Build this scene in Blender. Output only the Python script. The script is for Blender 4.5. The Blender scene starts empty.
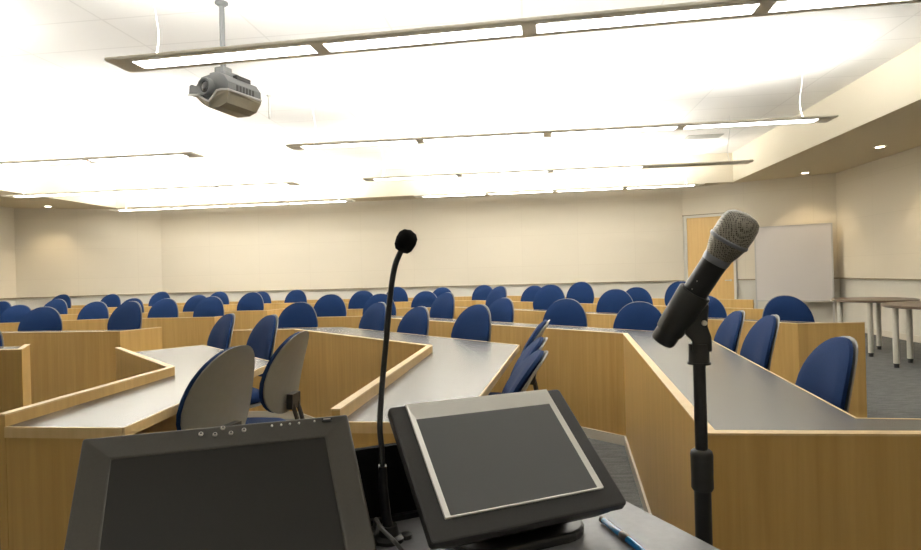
import bpy, bmesh, math, random
from mathutils import Vector, Matrix
random.seed(4)
scn = bpy.context.scene
C = scn.collection
PI = math.pi
rad = math.radians

# ------------------------------------------------------------------ materials
def new_mat(name):
    m = bpy.data.materials.new(name); m.use_nodes = True
    nt = m.node_tree
    return m, nt, nt.nodes['Principled BSDF']

def plain(name, col, rough=.5, metal=0, spec=.5, noise=0, nscale=30, bump=0, bscale=200, coat=0):
    m, nt, b = new_mat(name)
    b.inputs['Base Color'].default_value = (*col, 1)
    b.inputs['Roughness'].default_value = rough
    b.inputs['Metallic'].default_value = metal
    b.inputs['Specular IOR Level'].default_value = spec
    b.inputs['Coat Weight'].default_value = coat
    tc = nt.nodes.new('ShaderNodeTexCoord')
    if noise:
        n = nt.nodes.new('ShaderNodeTexNoise'); n.inputs['Scale'].default_value = nscale
        n.inputs['Detail'].default_value = 4
        nt.links.new(tc.outputs['Object'], n.inputs['Vector'])
        r = nt.nodes.new('ShaderNodeValToRGB')
        r.color_ramp.elements[0].color = (*[c*(1-noise) for c in col], 1)
        r.color_ramp.elements[1].color = (*[min(1, c*(1+noise)) for c in col], 1)
        r.color_ramp.elements[0].position = .3; r.color_ramp.elements[1].position = .7
        nt.links.new(n.outputs['Fac'], r.inputs['Fac'])
        nt.links.new(r.outputs['Color'], b.inputs['Base Color'])
    if bump:
        n2 = nt.nodes.new('ShaderNodeTexNoise'); n2.inputs['Scale'].default_value = bscale
        nt.links.new(tc.outputs['Object'], n2.inputs['Vector'])
        bp = nt.nodes.new('ShaderNodeBump'); bp.inputs['Strength'].default_value = bump
        bp.inputs['Distance'].default_value = .002
        nt.links.new(n2.outputs['Fac'], bp.inputs['Height'])
        nt.links.new(bp.outputs['Normal'], b.inputs['Normal'])
    return m

def wood(name, c0, c1, rough=.38, grain=(14, 14, .5)):
    m, nt, b = new_mat(name)
    tc = nt.nodes.new('ShaderNodeTexCoord')
    mp = nt.nodes.new('ShaderNodeMapping'); mp.inputs['Scale'].default_value = grain
    n = nt.nodes.new('ShaderNodeTexNoise'); n.inputs['Scale'].default_value = 2.2
    n.inputs['Detail'].default_value = 6; n.inputs['Roughness'].default_value = .6
    n.inputs['Distortion'].default_value = .4
    r = nt.nodes.new('ShaderNodeValToRGB')
    r.color_ramp.elements[0].position = .3; r.color_ramp.elements[1].position = .72
    r.color_ramp.elements[0].color = (*c0, 1); r.color_ramp.elements[1].color = (*c1, 1)
    nt.links.new(tc.outputs['Object'], mp.inputs['Vector'])
    nt.links.new(mp.outputs['Vector'], n.inputs['Vector'])
    nt.links.new(n.outputs['Fac'], r.inputs['Fac'])
    nt.links.new(r.outputs['Color'], b.inputs['Base Color'])
    b.inputs['Roughness'].default_value = rough
    b.inputs['Specular IOR Level'].default_value = .4
    return m

def emis(name, col, strength):
    m, nt, b = new_mat(name)
    b.inputs['Base Color'].default_value = (.9, .9, .9, 1)
    b.inputs['Emission Color'].default_value = (*col, 1)
    b.inputs['Emission Strength'].default_value = strength
    return m

def tiles(name, col, line, w, h, rot, mortar=.006, rough=.8, noise=0):
    """flat colour with thin seams (ceiling tiles, fabric panels)"""
    m, nt, b = new_mat(name)
    tc = nt.nodes.new('ShaderNodeTexCoord')
    mp = nt.nodes.new('ShaderNodeMapping')
    mp.inputs['Rotation'].default_value = rot
    br = nt.nodes.new('ShaderNodeTexBrick')
    br.offset = 0; br.inputs['Scale'].default_value = 1
    br.inputs['Color1'].default_value = (*col, 1); br.inputs['Color2'].default_value = (*[c*.985 for c in col], 1)
    br.inputs['Mortar'].default_value = (*line, 1)
    br.inputs['Mortar Size'].default_value = mortar
    br.inputs['Brick Width'].default_value = w; br.inputs['Row Height'].default_value = h
    nt.links.new(tc.outputs['Object'], mp.inputs['Vector'])
    nt.links.new(mp.outputs['Vector'], br.inputs['Vector'])
    nt.links.new(br.outputs['Color'], b.inputs['Base Color'])
    b.inputs['Roughness'].default_value = rough
    b.inputs['Specular IOR Level'].default_value = .2
    return m

M = {}
M['wood'] = wood('maple_veneer', (.46, .285, .088), (.57, .365, .125))
M['wood_light'] = wood('maple_edge', (.58, .41, .185), (.68, .50, .25), .35)
M['door'] = wood('door_maple', (.60, .38, .14), (.68, .46, .18), .4)
M['laminate'] = plain('grey_laminate', (.058, .058, .056), .25, spec=.75, noise=.05, nscale=60)
M['lectern_top'] = plain('lectern_laminate', (.21, .21, .213), .42, noise=.06, nscale=90)
M['base_white'] = plain('white_vinyl', (.62, .57, .47), .5)
M['fabric'] = plain('blue_fabric', (.0065, .024, .085), .85, spec=.15, noise=.2, nscale=350, bump=.3, bscale=600)
M['shell'] = plain('grey_shell', (.20, .198, .178), .38, noise=.03)
M['rim'] = plain('grey_shell_edge', (.42, .43, .42), .35)
M['chair_metal'] = plain('black_steel', (.02, .02, .02), .35)
M['chrome'] = plain('brushed_steel', (.6, .58, .5), .3, metal=.8)
M['rubber'] = plain('black_rubber', (.012, .012, .012), .6)
M['carpet'] = None
M['wall'] = plain('white_paint', (.66, .63, .55), .75, spec=.2, noise=.015, nscale=3)
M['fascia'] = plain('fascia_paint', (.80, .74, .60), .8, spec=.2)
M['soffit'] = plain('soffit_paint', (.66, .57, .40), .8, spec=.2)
M['panel_shade'] = plain('panel_shade_strip', (.30, .25, .16), .6)
M['fix'] = plain('fixture_paint', (.90, .85, .72), .4)
M['cord'] = plain('white_cord', (.8, .8, .78), .5)
M['black'] = plain('black_plastic', (.018, .017, .016), .42, noise=.1, nscale=300)
M['black_matte'] = plain('black_matte', (.008, .008, .008), .85, spec=.05)
M['bezel'] = plain('bezel_plastic', (.048, .043, .033), .36, noise=.05, nscale=300)
M['glass_dark'] = plain('dark_screen', (.018, .017, .014), .3, spec=.3)
M['touch_black'] = plain('touch_bezel', (.028, .027, .025), .42, noise=.08, nscale=300)
M['glass_grey'] = plain('touch_screen', (.115, .118, .116), .45, spec=.4)
M['silver'] = plain('silver_plastic', (.92, .90, .85), .3, metal=.45)
M['button'] = plain('grey_button', (.5, .47, .42), .35)
M['mic_grey'] = plain('mic_ring', (.22, .23, .25), .35, metal=.5)
M['mic_black'] = plain('mic_body', (.012, .012, .012), .33)
M['clip'] = plain('clip_plastic', (.014, .014, .012), .5)
M['foam'] = plain('black_foam', (.006, .006, .006), .9, spec=.1, bump=.8, bscale=900)
M['pen_blue'] = plain('blue_pen_barrel', (.008, .16, .42), .15, coat=.6)
M['white_mark'] = plain('white_mark', (.8, .8, .75), .5)
M['board'] = plain('whiteboard', (.70, .66, .63), .3)
M['board_frame'] = plain('board_frame', (.55, .53, .50), .4)
M['table_top'] = plain('brown_laminate', (.105, .072, .045), .35, noise=.08, nscale=40)
M['table_leg'] = plain('table_leg_paint', (.55, .52, .44), .4)
M['projector'] = plain('projector_grey', (.11, .115, .115), .45)
M['projector_under'] = plain('projector_underside', (.30, .27, .20), .5)
M['projector_rim'] = plain('projector_trim', (.60, .60, .58), .4)
M['lens_glass'] = plain('lens_glass', (.006, .006, .008), .08, coat=1)
M['cable'] = plain('grey_cable', (.10, .10, .095), .5)
M['vent'] = plain('vent_grey', (.5, .5, .47), .6)
M['lamp_off'] = plain('unlit_lens', (.55, .52, .43), .4)
M['lamp'] = emis('lamp_glow', (1, .975, .93), 14)
M['uplamp'] = emis('uplight_glow', (1, .97, .92), 42)
M['lamp_dim'] = emis('fill_lamp_glow', (1, .97, .91), 3)  # glow for the added fill light behind the lectern
M['uplamp_dim'] = emis('fill_uplight_glow', (1, .97, .91), 9)
M['spot'] = emis('downlight_glow', (1, .86, .62), 12)

def carpet():
    m, nt, b = new_mat('grey_carpet')
    tc = nt.nodes.new('ShaderNodeTexCoord')
    n = nt.nodes.new('ShaderNodeTexNoise'); n.inputs['Scale'].default_value = 90; n.inputs['Detail'].default_value = 3
    n2 = nt.nodes.new('ShaderNodeTexNoise'); n2.inputs['Scale'].default_value = 7
    mp = nt.nodes.new('ShaderNodeMapping'); mp.inputs['Scale'].default_value = (1, 4, 1)
    nt.links.new(tc.outputs['Object'], mp.inputs['Vector'])
    nt.links.new(tc.outputs['Object'], n.inputs['Vector'])
    nt.links.new(mp.outputs['Vector'], n2.inputs['Vector'])
    mx = nt.nodes.new('ShaderNodeMath'); mx.operation = 'ADD'
    nt.links.new(n.outputs['Fac'], mx.inputs[0]); nt.links.new(n2.outputs['Fac'], mx.inputs[1])
    ml = nt.nodes.new('ShaderNodeMath'); ml.operation = 'MULTIPLY'; ml.inputs[1].default_value = .5
    nt.links.new(mx.outputs[0], ml.inputs[0])
    r = nt.nodes.new('ShaderNodeValToRGB')
    r.color_ramp.elements[0].position = .36; r.color_ramp.elements[1].position = .64
    r.color_ramp.elements[0].color = (.088, .089, .084, 1); r.color_ramp.elements[1].color = (.160, .162, .154, 1)
    nt.links.new(ml.outputs[0], r.inputs['Fac']); nt.links.new(r.outputs['Color'], b.inputs['Base Color'])
    b.inputs['Roughness'].default_value = .95; b.inputs['Specular IOR Level'].default_value = .1
    bp = nt.nodes.new('ShaderNodeBump'); bp.inputs['Strength'].default_value = .4; bp.inputs['Distance'].default_value = .004
    nt.links.new(n.outputs['Fac'], bp.inputs['Height']); nt.links.new(bp.outputs['Normal'], b.inputs['Normal'])
    return m
M['carpet'] = carpet()
YAW = rad(-6.5)                                  # the room is turned a little against the camera
M['ceil'] = tiles('ceiling_tile', (.88, .87, .84), (.78, .77, .74), 1.22, .61, (0, 0, -YAW), .010)

def grille():
    m, nt, b = new_mat('mic_mesh')
    tc = nt.nodes.new('ShaderNodeTexCoord')
    v = nt.nodes.new('ShaderNodeTexVoronoi'); v.inputs['Scale'].default_value = 400
    v.inputs['Randomness'].default_value = .25
    nt.links.new(tc.outputs['Object'], v.inputs['Vector'])
    r = nt.nodes.new('ShaderNodeValToRGB')
    r.color_ramp.elements[0].position = .25; r.color_ramp.elements[1].position = .5
    r.color_ramp.elements[0].color = (.035, .03, .022, 1); r.color_ramp.elements[1].color = (.30, .28, .235, 1)
    nt.links.new(v.outputs['Distance'], r.inputs['Fac']); nt.links.new(r.outputs['Color'], b.inputs['Base Color'])
    b.inputs['Metallic'].default_value = .55; b.inputs['Roughness'].default_value = .42
    bp = nt.nodes.new('ShaderNodeBump'); bp.inputs['Strength'].default_value = .5; bp.inputs['Distance'].default_value = .001
    nt.links.new(v.outputs['Distance'], bp.inputs['Height']); nt.links.new(bp.outputs['Normal'], b.inputs['Normal'])
    return m
M['grille'] = grille()

# ------------------------------------------------------------------ mesh helpers
def obj(name, bm, mat, parent=None, smooth=False, bevel=0, bseg=2):
    me = bpy.data.meshes.new(name)
    bmesh.ops.recalc_face_normals(bm, faces=bm.faces[:])
    bm.to_mesh(me); bm.free()
    o = bpy.data.objects.new(name, me); C.objects.link(o)
    me.materials.append(mat)
    if smooth:
        for p in me.polygons: p.use_smooth = True
    if bevel:
        md = o.modifiers.new('bevel', 'BEVEL'); md.width = bevel; md.segments = bseg
        md.limit_method = 'ANGLE'; md.angle_limit = rad(40)
    if smooth:
        md = o.modifiers.new('ns', 'EDGE_SPLIT'); md.split_angle = rad(42)
    if parent: o.parent = parent
    return o

def tag(o, label=None, cat=None, group=None, kind=None):
    if label: o['label'] = label
    if cat: o['category'] = cat
    if group: o['group'] = group
    if kind: o['kind'] = kind
    return o

def empty(name, loc, label, cat, group=None, rz=0):
    o = bpy.data.objects.new(name, None); C.objects.link(o)
    o.empty_display_size = .1
    o.location = loc; o.rotation_euler = (0, 0, rz)
    return tag(o, label, cat, group)

def prism(bm, pts, z0, z1):
    lo = [bm.verts.new((p[0], p[1], z0)) for p in pts]
    hi = [bm.verts.new((p[0], p[1], z1)) for p in pts]
    n = len(pts)
    bm.faces.new(lo[::-1]); bm.faces.new(hi)
    for i in range(n):
        bm.faces.new((lo[i], lo[(i+1) % n], hi[(i+1) % n], hi[i]))

def box(bm, x0, x1, y0, y1, z0, z1, mat=None):
    vs = [Vector((x, y, z)) for x in (x0, x1) for y in (y0, y1) for z in (z0, z1)]
    if mat: vs = [mat @ v for v in vs]
    v = [bm.verts.new(p) for p in vs]
    for f in ((0, 1, 3, 2), (4, 6, 7, 5), (0, 4, 5, 1), (2, 3, 7, 6), (0, 2, 6, 4), (1, 5, 7, 3)):
        bm.faces.new([v[i] for i in f])

def frame_of(d):
    d = Vector(d).normalized()
    a = Vector((0, 0, 1)) if abs(d.z) < .9 else Vector((1, 0, 0))
    u = d.cross(a).normalized(); w = d.cross(u).normalized()
    return d, u, w

def lathe(bm, prof, p0, axis, seg=24):
    """prof = [(distance along axis, radius)]"""
    d, u, w = frame_of(axis); p0 = Vector(p0)
    rings = []
    for t, r in prof:
        c = p0 + d*t
        if r < 1e-6: rings.append([bm.verts.new(c)])
        else: rings.append([bm.verts.new(c + (u*math.cos(a)+w*math.sin(a))*r) for a in [2*PI*k/seg for k in range(seg)]])
    for A, B in zip(rings, rings[1:]):
        for k in range(seg):
            k2 = (k+1) % seg
            if len(A) == 1 and len(B) == 1: continue
            if len(A) == 1: bm.faces.new((A[0], B[k], B[k2]))
            elif len(B) == 1: bm.faces.new((A[k], A[k2], B[0]))
            else: bm.faces.new((A[k], A[k2], B[k2], B[k]))
    for R in (rings[0], rings[-1]):
        if len(R) > 1: bm.faces.new(R)

def cyl(bm, p0, p1, r, r2=None, seg=16):
    p0, p1 = Vector(p0), Vector(p1)
    lathe(bm, [(0, r), ((p1-p0).length, r if r2 is None else r2)], p0, p1-p0, seg)

def tube(bm, pts, r, seg=10):
    pts = [Vector(p) for p in pts]
    rr = r if isinstance(r, (list, tuple)) else [r]*len(pts)
    rings = []; u = None
    for i, p in enumerate(pts):
        d = (pts[min(i+1, len(pts)-1)] - pts[max(i-1, 0)]).normalized()
        if u is None: _, u, _ = frame_of(d)
        u = (u - d*u.dot(d)).normalized(); w = d.cross(u)
        rings.append([bm.verts.new(p + (u*math.cos(a)+w*math.sin(a))*rr[i]) for a in [2*PI*k/seg for k in range(seg)]])
    for A, B in zip(rings, rings[1:]):
        for k in range(seg): bm.faces.new((A[k], A[(k+1) % seg], B[(k+1) % seg], B[k]))
    bm.faces.new(rings[0]); bm.faces.new(rings[-1])

def smooth_path(pts, n=6):
    pts = [Vector(p) for p in pts]; out = []
    for i in range(len(pts)-1):
        a = pts[max(i-1, 0)]; b = pts[i]; c = pts[i+1]; d = pts[min(i+2, len(pts)-1)]
        for k in range(n):
            t = k/n
            out.append(.5*((2*b)+(c-a)*t+(2*a-5*b+4*c-d)*t*t+(3*b-a-3*c+d)*t**3))
    out.append(pts[-1]); return out

def offset(pl, d):
    """offset a plan polyline to the left of its travel by d, with mitred corners"""
    out = []; n = len(pl)
    nor = []
    for a, b in zip(pl, pl[1:]):
        v = Vector((b[0]-a[0], b[1]-a[1])).normalized(); nor.append(Vector((-v.y, v.x)))
    for i, p in enumerate(pl):
        if i == 0: m = nor[0]*d
        elif i == n-1: m = nor[-1]*d
        else:
            s = nor[i-1]+nor[i]; s.normalize(); m = s*(d/max(.35, s.dot(nor[i])))
        out.append((p[0]+m.x, p[1]+m.y))
    return out

def band(bm, a, b, z0, z1):
    for i in range(len(a)-1):
        prism(bm, [a[i], a[i+1], b[i+1], b[i]], z0, z1)

# ------------------------------------------------------------------ camera
cam = bpy.data.cameras.new('camera'); co = bpy.data.objects.new('camera', cam); C.objects.link(co)
EYE = 1.23; ROLL = math.atan(.027); F = 600.; CX, CY = 460.5, 274.
cam.sensor_width = 36; cam.lens = 36*F/921; cam.shift_y = -1/921
cam.clip_start = .02; cam.clip_end = 100
co.matrix_world = Matrix.Translation((0, 0, EYE)) @ Matrix.Rotation(rad(90), 4, 'X') @ Matrix.Rotation(-ROLL, 4, 'Z')
scn.camera = co
R_ = Vector((math.cos(ROLL), 0, -math.sin(ROLL))); U_ = Vector((math.sin(ROLL), 0, math.cos(ROLL)))
def at(x, y, Y):                     # survey helper: sight line through a photo point, at distance Y
    d = R_*((x-CX)/F) - U_*((y-CY)/F) + Vector((0, 1, 0))
    return Vector((0, 0, EYE)) + d*Y
def hor(x): return CY - .027*(x-CX)

# ------------------------------------------------------------------ room shell
HS, HC = 2.95, 3.545                 # soffit and ceiling heights
TX = math.tan(-YAW)                  # depth direction of the room: dX per dY
def along(p, y): return (p[0] + TX*(y-p[1]), y)
cBL = (-7.1, 14.3); cBR = (4.82, 12.95); cR = (7.2, 11.4); cL = (-9.87, 13.3)
YF = -2.4
fR = along(cR, YF); fL = along(cL, YF)
def wall(name, a, b, z1=HC+.1):
    v = Vector((b[0]-a[0], b[1]-a[1])).normalized(); n = Vector((-v.y, v.x))*.15   # outward = left of travel
    bm = bmesh.new()
    e = v*.12
    prism(bm, [(a[0]-e.x*0, a[1]-e.y*0), b, (b[0]+n.x+e.x, b[1]+n.y+e.y), (a[0]+n.x-e.x, a[1]+n.y-e.y)], 0, z1)
    return tag(obj(name, bm, M['wall']), kind='structure')
wall('wall_right', cR, fR); wall('wall_right_back', cBR, cR); wall('wall_back', cBL, cBR)
wall('wall_left_back', cL, cBL); wall('wall_left', fL, cL); wall('wall_front', fR, fL)
room = [fR, cR, cBR, cBL, cL, fL]
bm = bmesh.new(); prism(bm, [(p[0]*1.03, p[1]+(.3 if p[1] > 0 else -.3)) for p in room], -.1, 0)
tag(obj('floor', bm, M['carpet']), kind='structure')
bm = bmesh.new(); prism(bm, [(p[0]*1.02, p[1]+(.2 if p[1] > 0 else -.2)) for p in room], HC, HC+.1)
tag(obj('ceiling', bm, M['ceil']), kind='structure')

# fabric wall panels above the rail, with a dark strip painting in the shadow of their lower edge
def fab(seed):
    return tiles('wall_fabric_%d' % seed, (.72, .655, .53), (.67, .605, .485), 1.22, .68, (0, 0, 0), .004, .9)
M['fabricwall'] = fab(0)
tr = 0
def panelling(a, b, z0=.97, z1=HS, s0=None, s1=None, name=None):
    """a slab on the room side of the wall a->b (outward is left of travel)"""
    global tr
    A, B = Vector(a), Vector(b); v = (B-A).normalized(); L = (B-A).length
    s0 = 0 if s0 is None else s0; s1 = L if s1 is None else s1
    ang = math.atan2(v.y, v.x)
    tr += 1
    bm = bmesh.new(); box(bm, s0, s1, z0, z1, 0, .035)       # local: x along wall, y up, z towards the room
    o = obj('trim_%d' % tr, bm, M['fabricwall'])
    n = Vector((v.y, -v.x, 0))                                # room side
    o.matrix_world = Matrix(((v.x, 0, n.x, a[0]), (v.y, 0, n.y, a[1]), (0, 1, 0, 0), (0, 0, 0, 1)))
    tag(o, kind='structure')
    tr += 1
    bm = bmesh.new(); box(bm, s0, s1, z0-.022, z0, 0, .038)  # brown strip standing in for the shadow line below the panel
    o2 = obj('trim_%d' % tr, bm, M['panel_shade']); o2.matrix_world = o.matrix_world.copy()
    tag(o2, kind='structure')
panelling(cR, fR); panelling(cBL, cBR); panelling(cL, cBL); panelling(fL, cL)
Ldoor = (Vector(cBR)-Vector(cR)).length
DS0, DS1 = .045, 1.05                                         # door zone measured from the left corner
panelling(cBR, cR, s0=DS1+.02)
panelling(cBR, cR, z0=2.36, s1=DS1+.02)

# soffit ring
fcR = (5.59, 12.2); fcL = (-7.83, 13.72)
sR = along(fcR, YF); sL = along(fcL, YF)
def soffit(pts, n):
    bm = bmesh.new(); prism(bm, pts, HS, HC)
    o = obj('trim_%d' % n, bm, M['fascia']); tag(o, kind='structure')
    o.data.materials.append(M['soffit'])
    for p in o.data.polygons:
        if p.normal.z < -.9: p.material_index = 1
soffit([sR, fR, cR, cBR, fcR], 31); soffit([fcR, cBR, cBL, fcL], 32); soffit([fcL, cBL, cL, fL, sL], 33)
# baseboards
def baseboard(name, a, b, s0=None):
    v = (Vector(b)-Vector(a)).normalized(); n = Vector((v.y, -v.x))
    if s0: a = (a[0]+v.x*s0, a[1]+v.y*s0)
    bm = bmesh.new(); prism(bm, [a, b, (b[0]+n.x*.015, b[1]+n.y*.015), (a[0]+n.x*.015, a[1]+n.y*.015)], 0, .1)
    tag(obj(name, bm, M['base_white']), kind='structure')
baseboard('baseboard_right', cR, fR); baseboard('baseboard_right_back', cBR, cR, DS1+.02)
baseboard('baseboard_back', cBL, cBR); baseboard('baseboard_left_back', cL, cBL); baseboard('baseboard_left', fL, cL)

# door in the angled wall
v = (Vector(cR)-Vector(cBR)).normalized(); n = Vector((v.y, -v.x))
Wd = Matrix(((v.x, n.x, 0, cBR[0]), (v.y, n.y, 0, cBR[1]), (0, 0, 1, 0), (0, 0, 0, 1)))
bm = bmesh.new()
box(bm, DS0-.0, DS0+.05, 0, .06, 0, 2.34); box(bm, DS1-.05, DS1, 0, .06, 0, 2.34); box(bm, DS0+.05, DS1-.05, 0, .06, 2.29, 2.34)
df = obj('door_1', bm, M['wall']); df.matrix_world = Wd; tag(df, kind='structure')
bm = bmesh.new(); box(bm, DS0+.05, DS1-.05, .0, .035, .005, 2.29)
dl = obj('door_leaf', bm, M['door'], df)
bm = bmesh.new()
cyl(bm, (DS1-.11, .03, .95), (DS1-.11, .085, .95), .022); tube(bm, [(DS1-.11, .08, .95), (DS1-.22, .08, .95)], .011)
obj('door_handle', bm, M['chrome'], dl, True)

# recessed downlights in the soffit
def downlight(x, y, label):
    t = empty('recessed_downlight', (x, y, HS), label, 'downlight', 'small round downlights in the soffit')
    bm = bmesh.new(); lathe(bm, [(0, .085), (.006, .085), (.010, .078)], (0, 0, 0), (0, 0, -1), 24); obj('trim_ring', bm, M['cord'], t, True)
    bm = bmesh.new(); lathe(bm, [(0, .058), (.004, .056)], (0, 0, -.010), (0, 0, -1), 24); obj('lamp_disc', bm, M['spot'], t, True)
    l = bpy.data.lights.new('downlight_beam', 'SPOT'); l.energy = 34; l.color = (1, .78, .48); l.spot_size = rad(100); l.spot_blend = .7
    l.shadow_soft_size = .05
    lo = bpy.data.objects.new('downlight_beam', l); C.objects.link(lo); lo.location = (x, y, HS-.03)
downlight(6.25, 8.87, 'round recessed downlight in the right soffit, the one nearer the photo edge')
downlight(6.48, 11.2, 'round recessed downlight in the right soffit by the corner above the whiteboard')
downlight(-8.93, 13.05, 'round recessed downlight in the soffit at the far left above a warm wall patch')

# ceiling vent
bm = bmesh.new()
vt = empty('ceiling_vent', (4.36, 10.6, HC), 'small rectangular grey air vent in the white ceiling at the right', 'vent', rz=YAW)
bm = bmesh.new()
for a in ((-.3, -.26, -.15, .15), (.26, .3, -.15, .15), (-.26, .26, -.15, -.12), (-.26, .26, .12, .15)): box(bm, *a, -.012, 0)
obj('frame', bm, M['vent'], vt)
bm = bmesh.new()
for k in range(7): box(bm, -.26, .26, -.105+k*.035, -.09+k*.035, -.01, 0)
obj('slats', bm, M['vent'], vt)

# ------------------------------------------------------------------ suspended linear lights
ZL = 2.81
LG = 'long suspended linear light fixtures'
def fixture(x0, x1, yc, label, off=(), nl=4, yaw=YAW, dim=''):
    L = (x1-x0)/math.cos(yaw)
    mid = ((x0+x1)/2, yc - math.tan(-yaw)*(x0+x1)/2)
    t = empty('linear_light', (mid[0], mid[1], ZL), label, 'light fixture', LG, yaw)
    h = L/2
    bm = bmesh.new()                                   # housing: shallow trough profile
    prof = [(-.135, .006), (-.125, .0), (.125, .0), (.135, .006), (.135, .022), (-.135, .022)]
    a = [bm.verts.new((-h, p[0], p[1])) for p in prof]; b = [bm.verts.new((h, p[0], p[1])) for p in prof]
    bm.faces.new(a); bm.faces.new(b)
    for i in range(6): bm.faces.new((a[i], a[(i+1) % 6], b[(i+1) % 6], b[i]))
    obj('housing', bm, M['fix'], t)
    e, s = .17, .10
    w = (L-2*e-(nl-1)*s)/nl
    for k in range(nl):
        xa = -h+e+k*(w+s)
        bm = bmesh.new(); box(bm, xa, xa+w, -.070, .068, -.0015, .004)
        obj('lamp_lens', bm, M['lamp_off'] if k in off else M['lamp'+dim], t)
        if k not in off:
            bm = bmesh.new(); box(bm, xa, xa+w, -.09, .09, .021, .027)
            obj('uplight_lens', bm, M['uplamp'+dim], t)
    for sx in (-1, 1):
        bm = bmesh.new()
        zc = HC-ZL
        tube(bm, smooth_path([(sx*(h-.3), 0, .03), (sx*(h-.33), 0, .2), (sx*(h-.30), 0, zc*.6), (sx*(h-.28), 0, zc)]), .005, 8)
        obj('suspension_cord', bm, M['cord'], t, True)
    return t
fixture(-2.46, 3.44, 3.99, 'nearest long suspended light across the top, passing in front of the projector pole', yaw=rad(-9.2))
fixture(-2.03, 4.12, 7.05, 'suspended light of the second row, its right end beside the bright fascia')
fixture(-1.53, 4.47, 9.67, 'suspended light of the third row, with an unlit lamp at its right end', off=(3,))
fixture(-.88, 4.70, 12.06, 'farthest suspended light on the right, just before the back wall soffit')
fixture(-9.0+.1, -3.26, 7.17, 'suspended light at the upper left running out of the left photo edge')
fixture(-8.0, -2.70, 9.75, 'suspended light on the left, middle one of the three left fixtures')
fixture(-7.55, -2.19, 12.25, 'farthest suspended light on the left, just before the back wall soffit')

fixture(-9.9, -4.0, 4.3, 'added fill light out of view at the left, shaped like the suspended ones')  # extra fixture, never in view, added to brighten the foreground
fixture(-2.9, 3.0, -.6, 'added dim fill light out of view behind the lectern, shaped like the suspended ones', dim='_dim')  # added unseen, lifts the lectern and the desk fronts out of the dark
# ------------------------------------------------------------------ desks
DG = 'angled wood and grey desks of the lecture room'
ZT, ZP = .74, .785
def desk(inner, outer, label, ends=(True, True), name='lecture_desk', zp=ZP):
    ox, oy = inner[0]
    t = empty(name, (ox, oy, 0), label, 'desk', DG)
    I = [(p[0]-ox, p[1]-oy) for p in inner]; O = [(p[0]-ox, p[1]-oy) for p in outer]
    bm = bmesh.new(); prism(bm, I+O[::-1], ZT-.03, ZT); obj('worktop', bm, M['laminate'], t)
    f = offset(I, .03)
    for i in range(len(I)-1):
        bm = bmesh.new(); prism(bm, [I[i], I[i+1], f[i+1], f[i]], 0, zp-.006); obj('front_panel', bm, M['wood'], t)
    bm = bmesh.new(); band(bm, offset(I, -.001), offset(I, .033), zp-.006, zp); obj('panel_cap', bm, M['wood_light'], t)
    bm = bmesh.new(); band(bm, f, offset(I, .042), 0, .068); obj('baseboard', bm, M['base_white'], t)
    e = offset(O, -.008)
    bm = bmesh.new(); band(bm, O, e, ZT-.034, ZT+.001); obj('edge_trim', bm, M['wood_light'], t)
    for k, on in ((0, ends[0]), (-1, ends[1])):
        if not on: continue
        a, b = Vector(I[k]), Vector(O[k]); d = (b-a).normalized()
        nn = Vector((-d.y, d.x)); q = Vector(I[1 if k == 0 else -2])-a
        if nn.dot(q) < 0: nn = -nn
        a2 = a + d*.002
        bm = bmesh.new(); prism(bm, [a2, b, b+nn*.03, a2+nn*.03], 0, ZT-.034); obj('end_panel', bm, M['wood'], t)
        bm = bmesh.new(); prism(bm, [a2-nn*.006, b-nn*.006, b+nn*.004, a2+nn*.004], ZT-.036, ZT+.0012); obj('edge_trim', bm, M['wood_light'], t)
    return t
desk([(-1.60, 2.09), (-1.513, 3.15), (-2.386, 4.185)], [(-1.156, 2.03), (-1.12, 3.54), (-1.99, 4.59)],
     'nearest angled desk on the left, grey top with a raised wooden lip')
desk([(-.42, 2.03), (-.19, 3.80), (-1.455, 5.29), (-2.1, 5.37)], [(-.02, 1.98), (.38, 4.055), (-1.187, 5.9), (-2.1, 5.97)],
     'angled desk in the middle behind the gooseneck microphone, wide grey top')
desk([(1.95, 1.49), (.683, 1.64), (1.157, 4.2), (-1.13, 6.79), (-2.1, 6.86)],
     [(1.95, 1.77), (1.235, 1.895), (1.75, 4.43), (-.89, 7.42), (-2.1, 7.5)],
     'large desk on the right running from beside the handheld microphone round to the middle', ends=(True, True))
desk([(3.03, 4.54), (2.57, 4.59), (-.10, 8.17), (-2.2, 8.42)], [(3.03, 4.99), (2.98, 5.06), (.08, 8.95), (-2.2, 9.05)],
     'third desk back on the right, ending in a square wooden end by the grey carpet')
desk([(3.15, 6.2), (.25, 10.03), (-2.8, 10.5)], [(3.62, 6.6), (.5, 10.72), (-2.8, 11.12)],
     'fourth desk back on the right, in front of the door and the back counter')
desk([(-3.33, 4.57), (-3.15, 4.25), (-4.9, 4.36)], [(-3.38, 4.6), (-3.55, 4.86), (-4.9, 4.95)],
     'front desk of the left block, cut by the left photo edge', ends=(False, False))
desk([(-3.0, 5.96), (-3.19, 5.60), (-5.6, 5.95)], [(-3.02, 5.99), (-3.2, 6.2), (-5.6, 6.6)],
     'second desk of the left block, wide wooden front with two chairs behind', ends=(True, False))
desk([(-3.02, 7.52), (-3.05, 7.38), (-4.5, 7.6), (-6.0, 7.2)], [(-3.03, 7.55), (-3.1, 7.98), (-4.5, 8.2), (-6.0, 7.8)],
     'third desk of the left block, directly behind the small lit desk end', ends=(True, False))
desk([(-2.65, 8.98), (-2.8, 8.62), (-6.0, 9.02), (-7.3, 8.9)], [(-2.63, 9.25), (-2.8, 9.27), (-6.0, 9.6), (-7.3, 9.5)],
     'fourth desk of the left block, ending behind the second blue chair at the left desk', ends=(True, False))
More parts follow.
